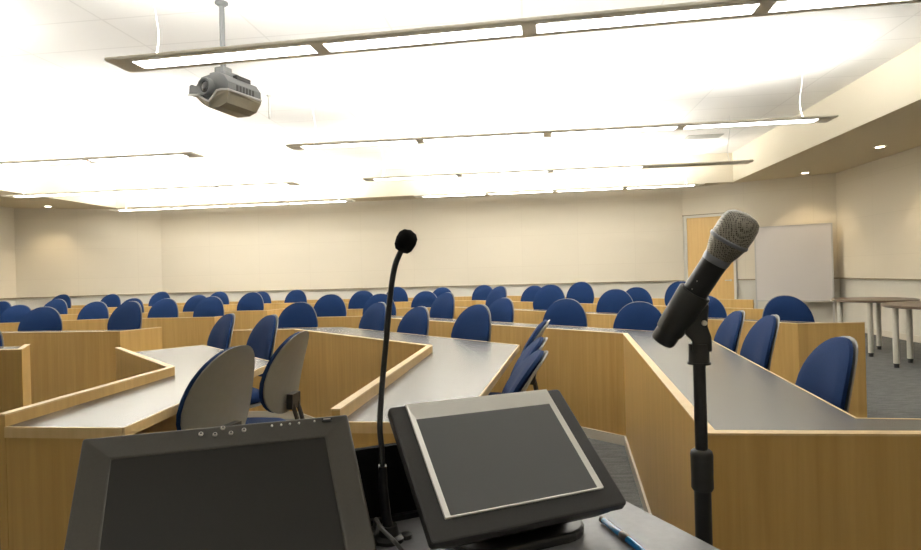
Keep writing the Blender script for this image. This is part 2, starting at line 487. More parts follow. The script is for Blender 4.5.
desk([(-2.96, 11.0), (-9.0, 11.3)], [(-2.96, 11.55), (-9.0, 11.85)],
     'fifth and rearmost desk with chairs in the left block')
desk([(3.9, 8.0), (2.16, 9.95), (.88, 11.75), (-.4, 11.95), (-3.7, 12.45), (-8.8, 12.85)],
     [(3.97, 8.2), (2.5, 10.2), (1.1, 12.15), (-.35, 12.4), (-3.65, 12.9), (-8.8, 13.3)],
     'long low wooden counter in front of the back wall', name='back_counter')

# ------------------------------------------------------------------ chairs
def sgnpow(x, p): return math.copysign(abs(x)**p, x)
def back_surf(x, z):                 # backrest curve: edges come forward (towards -y), top leans back
    return -.65*x*x + .5*(z-.74)**2 + .17*(z-.74)
def back_shape(bm, a, b, zc, t0, t1, rings=7, seg=36, dome=0):
    """closed egg-shaped shell between y offsets t0 (front) and t1 (back)"""
    grid = {}
    for side, t in ((0, t0), (1, t1)):
        c = None
        for r in range(rings+1):
            q = r/rings
            row = []
            if r == 0:
                bulge = dome if side == 0 else 0
                c = bm.verts.new((0, back_surf(0, zc)+t-bulge, zc)); grid[side, 0] = [c]; continue
            for k in range(seg):
                th = 2*PI*k/seg
                e = 2/2.25
                x = a*q*sgnpow(math.cos(th), e); z = zc + (b if math.sin(th) > 0 else b*.78)*q*sgnpow(math.sin(th), e)
                x *= 1 - .09*max(0, (z-zc)/b)
                bulge = (dome*(1-q**4) if side == 0 else 0)
                ed = 0
                if r == rings: ed = (t1-t0)*.25*(1 if side == 0 else -1)
                row.append(bm.verts.new((x, back_surf(x, z)+t-bulge+ed, z)))
            grid[side, r] = row
        for r in range(rings):
            A, B = grid[side, r], grid[side, r+1]
            for k in range(seg):
                k2 = (k+1) % seg
                if len(A) == 1: bm.faces.new((A[0], B[k], B[k2]))
                else: bm.faces.new((A[k], A[k2], B[k2], B[k]))
    A, B = grid[0, rings], grid[1, rings]
    for k in range(seg): bm.faces.new((A[k], A[(k+1) % seg], B[(k+1) % seg], B[k]))

def pad(bm, a, b, zc, h, yc, n=3.0, seg=32):
    lv = [(-.5, .90), (-.3, .985), (0, 1), (.25, .985), (.42, .93), (.5, .80), (.53, .4)]
    rings = []
    for z, s in lv:
        rings.append([bm.verts.new((a*s*sgnpow(math.cos(t), 2/n), yc+b*s*sgnpow(math.sin(t), 2/n), zc+z*h)) for t in [2*PI*k/seg for k in range(seg)]])
    for A, B in zip(rings, rings[1:]):
        for k in range(seg): bm.faces.new((A[k], A[(k+1) % seg], B[(k+1) % seg], B[k]))
    bm.faces.new(rings[0]); bm.faces.new(rings[-1])

CG = 'blue swivel chairs at the lecture desks'
BY = -.22                            # where the pedestal stands, in front of the backrest
def make_chair():
    t = empty('swivel_chair', (0, 0, 0), 'x', 'chair', CG)
    bm = bmesh.new(); back_shape(bm, .218, .240, .765, -.034, -.004, dome=.02); b = obj('backrest', bm, M['fabric'], t, True)
    bm = bmesh.new(); back_shape(bm, .2215, .244, .765, -.004, .009); s = obj('back_shell', bm, M['shell'], t, True)
    bm = bmesh.new(); pad(bm, .225, .200, .465, .07, -.245); obj('seat', bm, M['fabric'], t, True)
    bm = bmesh.new(); pad(bm, .215, .190, .418, .03, -.245); obj('seat_shell', bm, M['shell'], t, True)
    bm = bmesh.new()
    for sx in (-.03, .03):
        tube(bm, smooth_path([(sx, -.22, .395), (sx, .0, .395), (sx, .065, .43), (sx, .07, .52), (sx, .03, .64)]), .012, 8)
    box(bm, -.05, .05, .012, .045, .60, .68); box(bm, -.09, .09, -.34, -.16, .38, .405)
    obj('back_support', bm, M['chair_metal'], t, True)
    bm = bmesh.new(); lathe(bm, [(0, .030), (.20, .030), (.20, .018), (.38, .018)], (0, BY, .07), (0, 0, 1), 16); obj('gas_lift', bm, M['chair_metal'], t, True)
    bm = bmesh.new()
    for k in range(5):
        a = 2*PI*k/5+.3; d = Vector((math.cos(a), math.sin(a), 0)); c = Vector((0, BY, 0))
        tube(bm, [c+d*.02+Vector((0, 0, .105)), c+d*.12+Vector((0, 0, .092)), c+d*.23+Vector((0, 0, .070))], [.024, .020, .015], 8)
    st = obj('star_base', bm, M['chair_metal'], t, True)
    for k in range(5):
        a = 2*PI*k/5+.3; d = Vector((math.cos(a), math.sin(a), 0)); c = Vector((0, BY, 0))+d*.222
        bm = bmesh.new(); q = Vector((-d.y, d.x, 0))
        z = Vector((0, 0, .027))
        cyl(bm, c-q*.022+z, c-q*.006+z, .027, seg=14); cyl(bm, c+q*.006+z, c+q*.022+z, .027, seg=14); cyl(bm, c+Vector((0, 0, .03)), c+Vector((0, 0, .068)), .006, seg=8)
        obj('caster', bm, M['rubber'], st, True)
    return t
proto = make_chair()
UP = ('backrest', 'back_shell', 'seat', 'seat_shell', 'back_support')
first = [True]
def chair(cx, ytop, Y, face, label, full=True, lean=0):
    """cx, ytop: where its top shows; Y: distance; face: direction the sitter looks (plan)"""
    X = (cx-460.5)/600*Y
    z = 1.23-(ytop-hor(cx))*Y/600
    dz = max(-.09, min(.05, z-1.002))
    f = Vector(face).normalized()
    rz = math.atan2(f.y, f.x)+PI/2            # local -y looks along f
    if first[0]: r = proto; kids = list(proto.children); first[0] = False; new = False
    else:
        r = proto.copy(); C.objects.link(r); new = True
        kids = []
        for ch in chair.src:
            if not full and ch.name.split('.')[0] not in UP+('gas_lift', 'star_base'): continue
            c = ch.copy(); C.objects.link(c); c.parent = r; c.location = chair.loc[ch.name]; c.rotation_euler = (0, 0, 0)
            kids.append(c)
            if full:
                for g in ch.children:
                    if g.name.split('.')[0] == 'caster':
                        d = g.copy(); C.objects.link(d); d.parent = c
    if not new:
        chair.src = kids; chair.loc = {k.name: k.location.copy() for k in kids}
    for k in kids:
        nm = k.name.split('.')[0]
        if nm in UP: k.location = (0, 0, dz)
        if lean and nm in ('backrest', 'back_shell', 'back_support'):
            a = rad(lean); k.rotation_euler = (-a, 0, 0)           # tilt back about the seat hinge at z = .45
            k.location = (0, -.45*math.sin(a), dz+.45*(1-math.cos(a)))
    r.location = (X, Y, 0); r.rotation_euler = (0, 0, rz); r['label'] = label; r['category'] = 'chair'; r['group'] = CG
    return r
BL = 'blue swivel chair '
# left angled desk
chair(221, 347, 2.53, (-.95, .27), BL+'turned away, its large grey back shell just above the left monitor')
chair(284, 332, 3.20, (-.975, .15), BL+'turned away, narrower grey shell behind the one over the left monitor', lean=2)
chair(262, 316, 4.27, (-.77, -.64), BL+'facing us behind the two grey-shelled chairs at left desk')
chair(221, 314.7, 4.95, (-.75, -.66), BL+'facing us at the far corner of the left desk top')
# middle angled desk
chair(495, 345, 2.60, (-.99, .08), BL+'seen edge-on, nearest of three just above the touch panel', lean=14)
chair(507, 335, 3.13, (-.99, .10), BL+'seen edge-on, the second of three above the touch panel', lean=12)
chair(521, 318, 3.75, (-.97, .18), BL+'seen edge-on, farthest of three above the touch panel', lean=9)
chair(472, 305.4, 4.77, (-.76, -.65), BL+'largest one facing us at the middle desk')
chair(413.5, 307.4, 5.36, (-.76, -.65), BL+'directly right of the gooseneck stem at the middle desk')
chair(373.5, 303, 5.9, (-.76, -.65), BL+'directly left of the gooseneck stem at the middle desk')
chair(297, 303, 6.25, (-.1, -1), BL+'at the left end of the middle desk')
# right desk, wing then round the corner
chair(826, 341, 2.58, (-1, .14), BL+'nearest on the right wing desk, at the lower right', True)
chair(759, 316, 3.45, (-1, .16), BL+'in the middle of three on the right wing desk')
chair(728, 311.5, 4.05, (-1, .14), BL+'farthest of three on the right wing desk')
def row(prefix, items, full=False):
    for (cx, yt, Y, f, lab) in items: chair(cx, yt, Y, f, BL+lab, full)
D2 = (-.75, -.66); D3 = (-.8, -.6)
row('', [
 (638, 302.7, 5.10, (-.35, -1), 'at the corner of the large right desk, left of microphone clip'),
 (564, 299.5, 5.83, (-.45, -1), 'alone on the long slanting front of the large right desk'),
 (499.5, 298.5, 6.6, D2, 'on the large right desk, just right of the largest middle desk chair'),
 (443, 293, 7.40, D2, 'on the large right desk, second one right of the gooseneck stem'),
 (379, 294.2, 7.75, (-.1, -1), 'behind the gooseneck stem at the far end of the large right desk'),
 (329, 294.8, 7.75, (0, -1), 'at the left end of the large right desk, seen square on'),
 (785.5, 296.4, 5.58, (-.25, -1), 'behind the square desk end below the whiteboard'),
 (703, 296, 6.15, (-.5, -1), 'half hidden behind the handheld microphone clip'),
 (614.5, 289.7, 7.05, (-.35, -1), 'in the third right row, overlapping a smaller chair behind it'),
 (549, 284.8, 7.9, (-.45, -1), 'in the third right row, third chair to the left of the microphone'),
 (497, 286.5, 8.7, D3, 'in the third right row, half covered by the chair in front'),
 (424.5, 291.5, 9.25, (-.1, -1), 'in the third right row, just right of the gooseneck stem'),
 (362, 291, 9.25, (0, -1), 'in the third right row, second chair left of the gooseneck stem'),
 (681, 281.4, 7.95, (-.3, -1), 'partly behind the microphone body in the rearmost right row'),
 (636, 287.6, 8.6, (-.3, -1), 'in the rearmost right row, peeping out left of the microphone clip'),
 (580, 282, 9.32, (-.5, -1), 'in the rearmost right row, standing clear against the pale wall'),
 (533, 286, 10.2, (-.5, -1), 'in the rearmost right row, peeping out left of larger chair'),
 (483, 285.3, 11.15, (-.2, -1), 'in the rearmost right row, overlapped on its right side'),
 (441.5, 287.6, 11.25, (-.1, -1), 'in the rearmost right row, peeping out above two overlapping chairs'),
 (396, 287.2, 11.3, (0, -1), 'in the rearmost right row, crossed by the gooseneck stem'),
 (-24, 333, 5.1, (.1, -1), 'of the front left desk, cut by the photo edge'),
 (40.5, 307.5, 6.75, (.2, -1), 'on the second left desk, the wide left one'),
 (126, 302, 6.55, (-.3, -1), 'on the second left desk, next to its lit wooden end'),
 (16, 305.4, 8.15, (.15, -1), 'on the third left desk, first from the left'),
 (93.5, 302, 8.5, (0, -1), 'on the third left desk, second from the left'),
 (163.5, 299, 8.35, (-.1, -1), 'on the third left desk, third from the left'),
 (209, 297, 8.3, (-.1, -1), 'on the third left desk, rightmost of the row'),
 (-1, 301.7, 9.75, (0, -1), 'on the fourth left desk, cut by the left photo edge'),
 (54.5, 299.5, 9.9, (0, -1), 'on the fourth left desk, second from the left'),
 (131, 298.6, 9.75, (-.05, -1), 'on the fourth left desk, half hidden by a nearer chair'),
 (196.5, 295.3, 9.65, (-.1, -1), 'on the fourth left desk, second from its right end'),
 (250.5, 292.7, 9.55, (-.1, -1), 'on the fourth left desk, at its right end'),
 (60.5, 294.7, 12.05, (0, -1), 'on the rearmost left desk, first from the left'),
 (110, 294.4, 12.0, (0, -1), 'on the rearmost left desk, second from the left'),
 (160, 292, 11.95, (0, -1), 'on the rearmost left desk, third from the left'),
 (218, 291.9, 11.9, (0, -1), 'on the rearmost left desk, fourth from the left'),
 (260, 291.7, 11.85, (0, -1), 'on the rearmost left desk, mostly hidden by a nearer chair'),
 (295.5, 290, 11.8, (0, -1), 'on the rearmost left desk, rightmost of the row'),
])

# ------------------------------------------------------------------ whiteboard and tables at the right
q = (Vector(cR)-Vector(cBR)).normalized(); nn = Vector((q.y, -q.x))   # along the wall to the right; nn towards the room?
if nn.dot(Vector((0, -1))) < 0: nn = -nn
wc = Vector(cBR)+q*2.09+nn*.30
wb = empty('mobile_whiteboard', (wc.x, wc.y, 0), 'blank white standing board in the right corner beside the door', 'whiteboard', rz=math.atan2(q.y, q.x))
bm = bmesh.new(); box(bm, -.64, .64, -.02, .0, .55, 1.98); obj('board', bm, M['board'], wb)
bm = bmesh.new()
box(bm, -.66, -.635, -.026, .012, .53, 2.0); box(bm, .635, .66, -.026, .012, .53, 2.0)
box(bm, -.635, .635, -.026, .012, .53, .552); box(bm, -.635, .635, -.026, .012, 1.98, 2.0)
obj('frame', bm, M['board_frame'], wb)
for sx in (-.648, .648):
    bm = bmesh.new(); box(bm, sx-.014, sx+.014, .012, .04, .06, 2.0); box(bm, sx-.02, sx+.02, -.17, .2, .05, .085)
    obj('leg', bm, M['board_frame'], wb)
    for sy in (-.14, .17):
        bm = bmesh.new(); cyl(bm, (sx-.012, sy, .026), (sx+.012, sy, .026), .026); obj('caster', bm, M['rubber'], wb, True)

def round_table(cx, cy, r, angs, rl, label):
    t = empty('round_table', (cx, cy, 0), label, 'table', 'round brown side tables at the right wall')
    bm = bmesh.new(); lathe(bm, [(0, r-.012), (.006, r), (.026, r), (.032, r-.006)], (0, 0, .708), (0, 0, 1), 56); obj('tabletop', bm, M['table_top'], t, True)
    for a in angs:
        x, y = rl*math.cos(rad(a)), rl*math.sin(rad(a))
        bm = bmesh.new(); cyl(bm, (x, y, .05), (x, y, .708), .032, seg=20); l = obj('leg', bm, M['table_leg'], t, True)
        bm = bmesh.new(); cyl(bm, (x, y, 0), (x, y, .05), .026, seg=16); obj('foot', bm, M['rubber'], l, True)
round_table(5.56, 6.80, .66, (158, 100, 338, 280), .54, 'round brown table nearest the right photo edge, on pale legs')
round_table(5.64, 8.20, .50, (167, 229, 347, 49), .42, 'smaller round brown table between the whiteboard and the nearer table')

# ------------------------------------------------------------------ projector on its ceiling pole
pj = empty('ceiling_projector', (-1.93, 5.00, HC), 'grey projector hanging from the ceiling on a pole at upper left', 'projector', rz=rad(-24))
def PZ(z): return 2.77+(z-2.80)*1.35-HC
bm = bmesh.new(); lathe(bm, [(0, .055), (.012, .055), (.03, .03)], (0, 0, 0), (0, 0, -1), 20); obj('ceiling_flange', bm, M['projector'], pj, True)
bm = bmesh.new(); cyl(bm, (0, 0, -.02), (0, 0, PZ(2.93)), .022); obj('pole', bm, M['projector'], pj, True)
bm = bmesh.new(); box(bm, -.085, .085, -.07, .09, PZ(2.90), PZ(2.935)); box(bm, -.05, .05, -.05, .05, PZ(2.93), PZ(2.97))
obj('mount_plate', bm, M['projector'], pj, bevel=.006)
# body: cross-section (front view) swept in depth, wavy lower front around the lens
bm = bmesh.new()
W = .215
top = [(-W, PZ(2.80)), (-W+.01, PZ(2.85)), (-W+.035, PZ(2.855)), (-.13, PZ(2.84)), (-.07, PZ(2.885)), (.10, PZ(2.90)), (.17, PZ(2.875)), (W, PZ(2.83))]
low = [(W, PZ(2.785)), (.15, PZ(2.792)), (.10, PZ(2.79)), (.05, PZ(2.755)), (.01, PZ(2.735)), (-.04, PZ(2.755)), (-.10, PZ(2.785))]
poly = top+low
a = [bm.verts.new((x, -.17, z)) for x, z in poly]; b = [bm.verts.new((x*1.0, .20, z)) for x, z in poly]
bm.faces.new(a); bm.faces.new(b)
for i in range(len(poly)): bm.faces.new((a[i], a[(i+1) % len(poly)], b[(i+1) % len(poly)], b[i]))
body = obj('body', bm, M['projector'], pj, bevel=.006)
bm = bmesh.new()                           # belly tray under the body, light lip
lowx = [(-W, PZ(2.792)), (-.10, PZ(2.780)), (-.04, PZ(2.75)), (.01, PZ(2.73)), (.05, PZ(2.75)), (.10, PZ(2.785)), (.15, PZ(2.787)), (W, PZ(2.78))]
bel = [(W-.005, PZ(2.76)), (.16, PZ(2.712)), (.08, PZ(2.695)), (-.05, PZ(2.70)), (-.13, PZ(2.73)), (-W+.01, PZ(2.775))]
poly = lowx+bel
a = [bm.verts.new((x, -.165, z)) for x, z in lowx] + [bm.verts.new((x*.9, -.12, z+.012)) for x, z in bel]
b = [bm.verts.new((x, .20, z)) for x, z in poly]
bm.faces.new(a); bm.faces.new(b)
for i in range(len(poly)): bm.faces.new((a[i], a[(i+1) % len(poly)], b[(i+1) % len(poly)], b[i]))
obj('underside_tray', bm, M['projector_under'], pj)
bm = bmesh.new(); tube(bm, [(x, -.176, z+.001) for x, z in lowx]+[(W+.003, .2, PZ(2.782))], .0085, 6); obj('trim_line', bm, M['projector_rim'], pj, True)
bm = bmesh.new(); lathe(bm, [(-.02, .074), (.035, .074), (.045, .068), (.045, .056), (.03, .048)], (.0, -.17, PZ(2.815)), (0, -1, 0), 28); ln = obj('lens_barrel', bm, M['projector'], pj, True)
bm = bmesh.new(); lathe(bm, [(0, .050), (.006, .042), (.010, .022), (.011, 0)], (.0, -.198, PZ(2.815)), (0, -1, 0), 24); obj('lens', bm, M['lens_glass'], ln, True)
bm = bmesh.new(); box(bm, .12, .165, -.02, .14, PZ(2.878), PZ(2.905)); obj('connector_cover', bm, M['black'], pj, bevel=.005)
bm = bmesh.new()
for k in range(6): box(bm, W-.002, W+.003, -.08+k*.035, -.06+k*.035, PZ(2.785), PZ(2.825))
obj('side_vents', bm, M['black'], pj)

sr = empty('hanging_rod', (-2.35, 7.55, HC), 'short thin grey rod hanging from the ceiling right of the projector', 'rod')
bm = bmesh.new(); cyl(bm, (0, 0, 0), (0, 0, -.30), .012); obj('rod', bm, M['vent'], sr, True)
bm = bmesh.new(); lathe(bm, [(0, .03), (.01, .03), (.02, .014)], (0, 0, 0), (0, 0, -1), 16); obj('flange', bm, M['vent'], sr, True)

# ------------------------------------------------------------------ lectern (turned about 23.6 degrees)
LT = rad(23.55); ct, sn = math.cos(LT), math.sin(LT)
ZD = .85
def Lw(u, w, z=0): return Vector((u*ct-w*sn, u*sn+w*ct, z))
lec = empty('lectern', (0, 0, 0), 'grey-topped lectern in the foreground carrying the monitors', 'lectern', rz=LT)
lec.location = Lw(.22, .62); 
def lb(u0, u1, w0, w1, z0, z1, bm): box(bm, u0-.22, u1-.22, w0-.62, w1-.62, z0, z1)
bm = bmesh.new(); lb(-.18, .633, .34, .95, ZD-.03, ZD, bm); obj('lectern_top', bm, M['lectern_top'], lec)
bm = bmesh.new(); lb(-.14, .56, .42, .91, 0, ZD-.03, bm); obj('cabinet_body', bm, M['wood'], lec)
bm = bmesh.new(); lb(-.195, -.18, .34, .95, ZD-.034, ZD+.003, bm); obj('edge_trim', bm, M['wood_light'], lec)
bm = bmesh.new(); lb(-.0, .34, .905, .918, ZD, ZD+.115, bm); obj('back_riser', bm, M['black_matte'], lec)
bm = bmesh.new(); lb(-.0, .34, .895, .905, ZD, ZD+.008, bm); obj('riser_strip', bm, M['black'], lec)

def panel_frame(o, t, v):
    t = Vector(t).normalized(); v = Vector(v); v = (v-t*v.dot(t)).normalized(); n = t.cross(v)
    return Matrix(((t.x, v.x, n.x, o[0]), (t.y, v.y, n.y, o[1]), (t.z, v.z, n.z, o[2]), (0, 0, 0, 1)))
EY = Vector((0, 0, EYE))

def rrect(x0, x1, y0, y1, r, n=5):
    pts = []
    for cx, cy, a0 in ((x1-r, y1-r, 0), (x0+r, y1-r, 90), (x0+r, y0+r, 180), (x1-r, y0+r, 270)):
        for k in range(n+1):
            a = rad(a0+90*k/n); pts.append((cx+r*math.cos(a), cy+r*math.sin(a)))
    return pts
def ring_frame(bm, o, i, z0, z1, z1i=None):
    """frame between outer rect o and inner rect i = (x0,x1,y0,y1)"""
    z1i = z1 if z1i is None else z1i
    def rect(q, z): return [bm.verts.new((x, y, z)) for x, y in ((q[0], q[2]), (q[1], q[2]), (q[1], q[3]), (q[0], q[3]))]
    A, B, Cc, Dd = rect(o, z0), rect(o, z1), rect(i, z1i), rect(i, z0)
    for P, Q in ((A, B), (B, Cc), (Cc, Dd), (Dd, A)):
        for k in range(4): bm.faces.new((P[k], P[(k+1) % 4], Q[(k+1) % 4], Q[k]))

# left monitor: local x along its top edge, y up its face, z out of the screen
k = .88
mo = EY + (Vector((-.5509, .8646, 1.0085))-EY)*k
lm = empty('desk_monitor', (0, 0, 0), 'large dark grey flat monitor tilted up at the lower left', 'monitor')
lm.matrix_world = panel_frame(mo, (.9178, .3962, -.0256), (-.2919, .7172, .6328))
w = .385*k; hgt = .244
bm = bmesh.new(); ring_frame(bm, (0, w, -hgt, 0), (.0405*k, .3405*k, -hgt+.036, -.0395*k), -.012, 0, -.004)
bz = obj('bezel', bm, M['bezel'], lm, bevel=.004, bseg=3)
bm = bmesh.new(); box(bm, .038*k, .343*k, -hgt+.034, -.037*k, -.010, -.0055); obj('screen', bm, M['glass_dark'], lm)
bm = bmesh.new()
lo = [(.0, 0, -.012), (w, 0, -.012), (w, -hgt, -.012), (0, -hgt, -.012)]
hi = [(.02, -.02, -.035), (w-.02, -.02, -.035), (w-.02, -hgt+.02, -.035), (.02, -hgt+.02, -.035)]
A = [bm.verts.new(p) for p in lo]; B = [bm.verts.new(p) for p in hi]; bm.faces.new(A); bm.faces.new(B)
for i in range(4): bm.faces.new((A[i], A[(i+1) % 4], B[(i+1) % 4], B[i]))
obj('rear_housing', bm, M['bezel'], lm)
for (u, v_) in ((.1567, .0131), (.1765, .0165), (.1882, .0056), (.1995, .0167), (.2187, .0133)):
    bm = bmesh.new(); lathe(bm, [(-.001, .0030), (.001, .0030), (.0016, .0022)], (u*k, -v_*k, 0), (0, 0, 1), 16); bo = obj('button', bm, M['button'], lm, True)
    bm = bmesh.new(); lathe(bm, [(0, .0014), (.0019, .0014)], (u*k, -v_*k, 0), (0, 0, 1), 12); obj('button_mark', bm, M['black'], bo, True)
for u, v_ in ((.2611, .0098), (.2755, .0098), (.2890, .0098), (.3033, .0099)):
    bm = bmesh.new(); lathe(bm, [(-.001, .0016), (.0008, .0014)], (u*k, -v_*k, 0), (0, 0, 1), 10); obj('indicator_mark', bm, M['white_mark'], lm, True)
bm = bmesh.new(); lathe(bm, [(-.001, .0013), (.0008, .0011)], (.3283*k, -.0089*k, 0), (0, 0, 1), 10); obj('power_light', bm, M['white_mark'], lm, True)
bm = bmesh.new(); prism(bm, rrect(.3395*k, .357*k, -.0125*k, -.0045*k, .0032), -.001, .0008); pb = obj('power_button', bm, M['black'], lm)
bm = bmesh.new(); prism(bm, rrect(.3425*k, .3545*k, -.0088*k, -.0068*k, .0008), .0, .0012); obj('button_mark', bm, M['button'], pb)
# monitor stand: arm from the back of the housing to a foot on the lectern
mw = lm.matrix_world
bk = mw @ Vector((w*.5, -hgt*.52, -.03))
inv = mw.inverted()
def add_stand(par, top, foot, fw, fd, mname='black', nr=.022):
    inv = par.matrix_world.inverted()
    bm = bmesh.new()
    pts = [top, Vector((top.x*.5+foot.x*.5, top.y*.5+foot.y*.5, (top.z+ZD)*.5+.004)), Vector((foot.x, foot.y, ZD+.012))]
    if nr < .03: tube(bm, [inv @ p for p in smooth_path(pts, 5)], nr, 16)
    else:                                                  # broad flat neck
        tt = Vector((ct, sn, 0)); bb = Vector((-sn, ct, 0)); R = []
        for p, hw, hd in ((pts[0], .075, .022), (pts[1], .07, .03), (pts[2], .078, .04)):
            R.append([bm.verts.new(inv @ (p+tt*a*hw+bb*c*hd)) for a, c in ((-1, -1), (1, -1), (1, 1), (-1, 1))])
        bm.faces.new(R[0]); bm.faces.new(R[-1])
        for A_, B_ in zip(R, R[1:]):
            for i in range(4): bm.faces.new((A_[i], A_[(i+1) % 4], B_[(i+1) % 4], B_[i]))
    obj('stand_neck', bm, M[mname], par, True)
    bm = bmesh.new()
    prism(bm, [(foot.x+x*ct-y*sn, foot.y+x*sn+y*ct) for x, y in rrect(-fw/2, fw/2, -fd/2, fd/2, min(fw, fd)*.3, 6)], ZD, ZD+.014)
    for vv in bm.verts: vv.co = inv @ vv.co
    obj('stand_foot', bm, M[mname], par, bevel=.004)
add_stand(lm, bk, Vector((bk.x+.03*sn, bk.y-.03*ct, 0)), .2, .13)

# touch panel
tp = empty('touch_panel', (0, 0, 0), 'black touch panel with a silver frame around its grey screen, right of the gooseneck', 'touch panel')
tp.matrix_world = panel_frame((-.1129, .8905, 1.0356), (.9130, .4079, -.0115), (-.3158, .7242, .6130))
w, hgt = .30, .2193
bm = bmesh.new()
prof_top = rrect(.0, w, -hgt, 0, .006)
prism(bm, prof_top, -.016, 0)
obj('bezel', bm, M['touch_black'], tp, bevel=.003)
bm = bmesh.new()                                     # deep wedge-shaped rear with a bellied lower face
lo = [(0.003, -.003, -.016), (w-.003, -.003, -.016), (w-.003, -hgt+.002, -.016), (.003, -hgt+.002, -.016)]
hi = [(.035, -.035, -.060), (w-.035, -.035, -.060), (w-.03, -hgt+.012, -.046), (.03, -hgt+.012, -.046)]
A = [bm.verts.new(p) for p in lo]; B = [bm.verts.new(p) for p in hi]; bm.faces.new(A); bm.faces.new(B)
for i in range(4): bm.faces.new((A[i], A[(i+1) % 4], B[(i+1) % 4], B[i]))
obj('rear_housing', bm, M['touch_black'], tp, bevel=.008)
bm = bmesh.new()
ring_frame(bm, (.0265, .2738, -.191, -.0005), (.0360, .2645, -.187, -.0300), -.002, .0035, .0005)
obj('silver_frame', bm, M['silver'], tp, bevel=.0012)
bm = bmesh.new(); box(bm, .0355, .265, -.1875, -.0295, -.001, .0008); obj('screen', bm, M['glass_grey'], tp)
bk = tp.matrix_world @ Vector((w*.55, -hgt*.66, -.045))
add_stand(tp, bk, Vector((bk.x-.01, bk.y+.01, 0)), .20, .16, nr=.034)

# ------------------------------------------------------------------ gooseneck microphone
gy = .863
b0 = at(389, 538, gy)
gm = empty('gooseneck_microphone', (b0.x, b0.y, ZD), 'thin black gooseneck microphone rising between the two monitors', 'microphone')
def g(x, y, Y=gy): return at(x, y, Y) - Vector((b0.x, b0.y, ZD))
bm = bmesh.new()
bp = g(389, 538); lathe(bm, [(0, .022), (.005, .022), (.009, .015), (.022, .012)], (bp.x, bp.y, 0), (0, 0, 1), 24); obj('base_flange', bm, M['black'], gm, True)
for dx in (-.026, .026):
    bm = bmesh.new(); lathe(bm, [(0, .009), (.006, .009), (.008, .005)], (bp.x+dx*ct, bp.y+dx*sn-.004, 0), (0, 0, 1), 14); obj('base_screw', bm, M['black'], gm, True)
bm = bmesh.new(); tube(bm, [(bp.x, bp.y, .015), g(386, 515), g(383, 485), g(382.6, 466)], [.0075, .0072, .0066, .0062], 12); obj('connector', bm, M['mic_black'], gm, True)
for dx in (-3.2, 3.2):
    bm = bmesh.new(); c = g(382.5+dx, 465, gy-.006); lathe(bm, [(-.0012, 0), (-.0008, .0012), (.0008, .0012), (.0012, 0)], c, (0, -1, 0), 8); obj('rivet', bm, M['white_mark'], gm, True)
bm = bmesh.new()
tube(bm, smooth_path([g(382.4, 468), g(381.4, 446), g(379.8, 428), g(380.8, 405), g(383, 375), g(386.4, 338), g(389.8, 300), g(392.6, 278), g(395.5, 264), g(400, 253), g(405, 244)], 4), .0042, 10)
obj('gooseneck', bm, M['mic_black'], gm, True)
bm = bmesh.new()
hb, ht = g(401, 252), g(411, 230); L = (ht-hb).length
lathe(bm, [(0, .004), (L*.04, .0095), (L*.2, .0135), (L*.5, .0152), (L*.75, .0142), (L*.92, .0095), (L, 0)], hb, ht-hb, 24); obj('foam_windscreen', bm, M['foam'], gm, True)

# grey cable beside the gooseneck
def on_desk(x, y, z=ZD+.004):
    d = at(x, y, 1)-EY; s = (z-EYE)/d.z; return EY+d*s
bm = bmesh.new(); tube(bm, smooth_path([on_desk(373, 536), on_desk(374, 530), on_desk(376, 519, ZD+.03), on_desk(381, 528, ZD+.042), on_desk(392, 539, ZD+.044), on_desk(401, 549, ZD+.024), on_desk(410, 562)]), .0028, 8)
tag(obj('cable', bm, M['cable'], None, True), 'thin grey cable curling round the foot of the gooseneck microphone', 'cable')

# pen
p0 = on_desk(601, 518.5, ZD+.006); p1 = on_desk(657, 562, ZD+.006); ax = (p1-p0).normalized(); Lp = .138
pn = empty('pen', p0, 'blue pen lying on the lectern right of the touch panel', 'pen')
Z0 = Vector((0, 0, 0))
bm = bmesh.new(); lathe(bm, [(.004, .0044), (.045, .0050), (.10, .0050), (.125, .003)], Z0, ax, 16); obj('barrel', bm, M['pen_blue'], pn, True)
bm = bmesh.new(); lathe(bm, [(0, .003), (.002, .0050), (.007, .0050), (.008, .0042)], Z0, ax, 16); obj('end_cap', bm, M['mic_black'], pn, True)
bm = bmesh.new(); lathe(bm, [(.058, .0051), (.060, .0059), (.074, .0059), (.076, .0051)], Z0, ax, 16); obj('grip_band', bm, M['mic_black'], pn, True)
bm = bmesh.new(); lathe(bm, [(.125, .003), (.136, .0012), (Lp, .0006)], Z0, ax, 12); obj('tip', bm, M['mic_black'], pn, True)
side = Vector((0, 0, 1)).cross(ax).normalized()
bm = bmesh.new(); tube(bm, [ax*.003+side*.0045, ax*.010+side*.0072, ax*.05+side*.0066], .0013, 6); obj('clip', bm, M['mic_black'], pn, True)

# ------------------------------------------------------------------ handheld microphone on a stand
sy = .88
s0 = at(701, 430, sy)
ms = empty('microphone_stand', (s0.x, s0.y, 0), 'black upright microphone stand with a clutch at the lower right', 'microphone stand')
zc0, zc1 = at(702, 490, sy).z, at(702, 449, sy).z
ztop = at(702, 362, sy).z
bm = bmesh.new(); lathe(bm, [(0, .105), (.012, .105), (.02, .09), (.03, .025)], Z0, (0, 0, 1), 40); obj('base', bm, M['black'], ms, True)
bm = bmesh.new(); cyl(bm, (0, 0, .025), (0, 0, zc0+.02), .0120, seg=24); obj('lower_tube', bm, M['mic_black'], ms, True)
bm = bmesh.new(); lathe(bm, [(0, .0135), (.004, .0158), (.02, .0155), (zc1-zc0-.008, .0160), (zc1-zc0-.003, .0148), (zc1-zc0, .011)], (0, 0, zc0), (0, 0, 1), 28); obj('clutch', bm, M['clip'], ms, True)
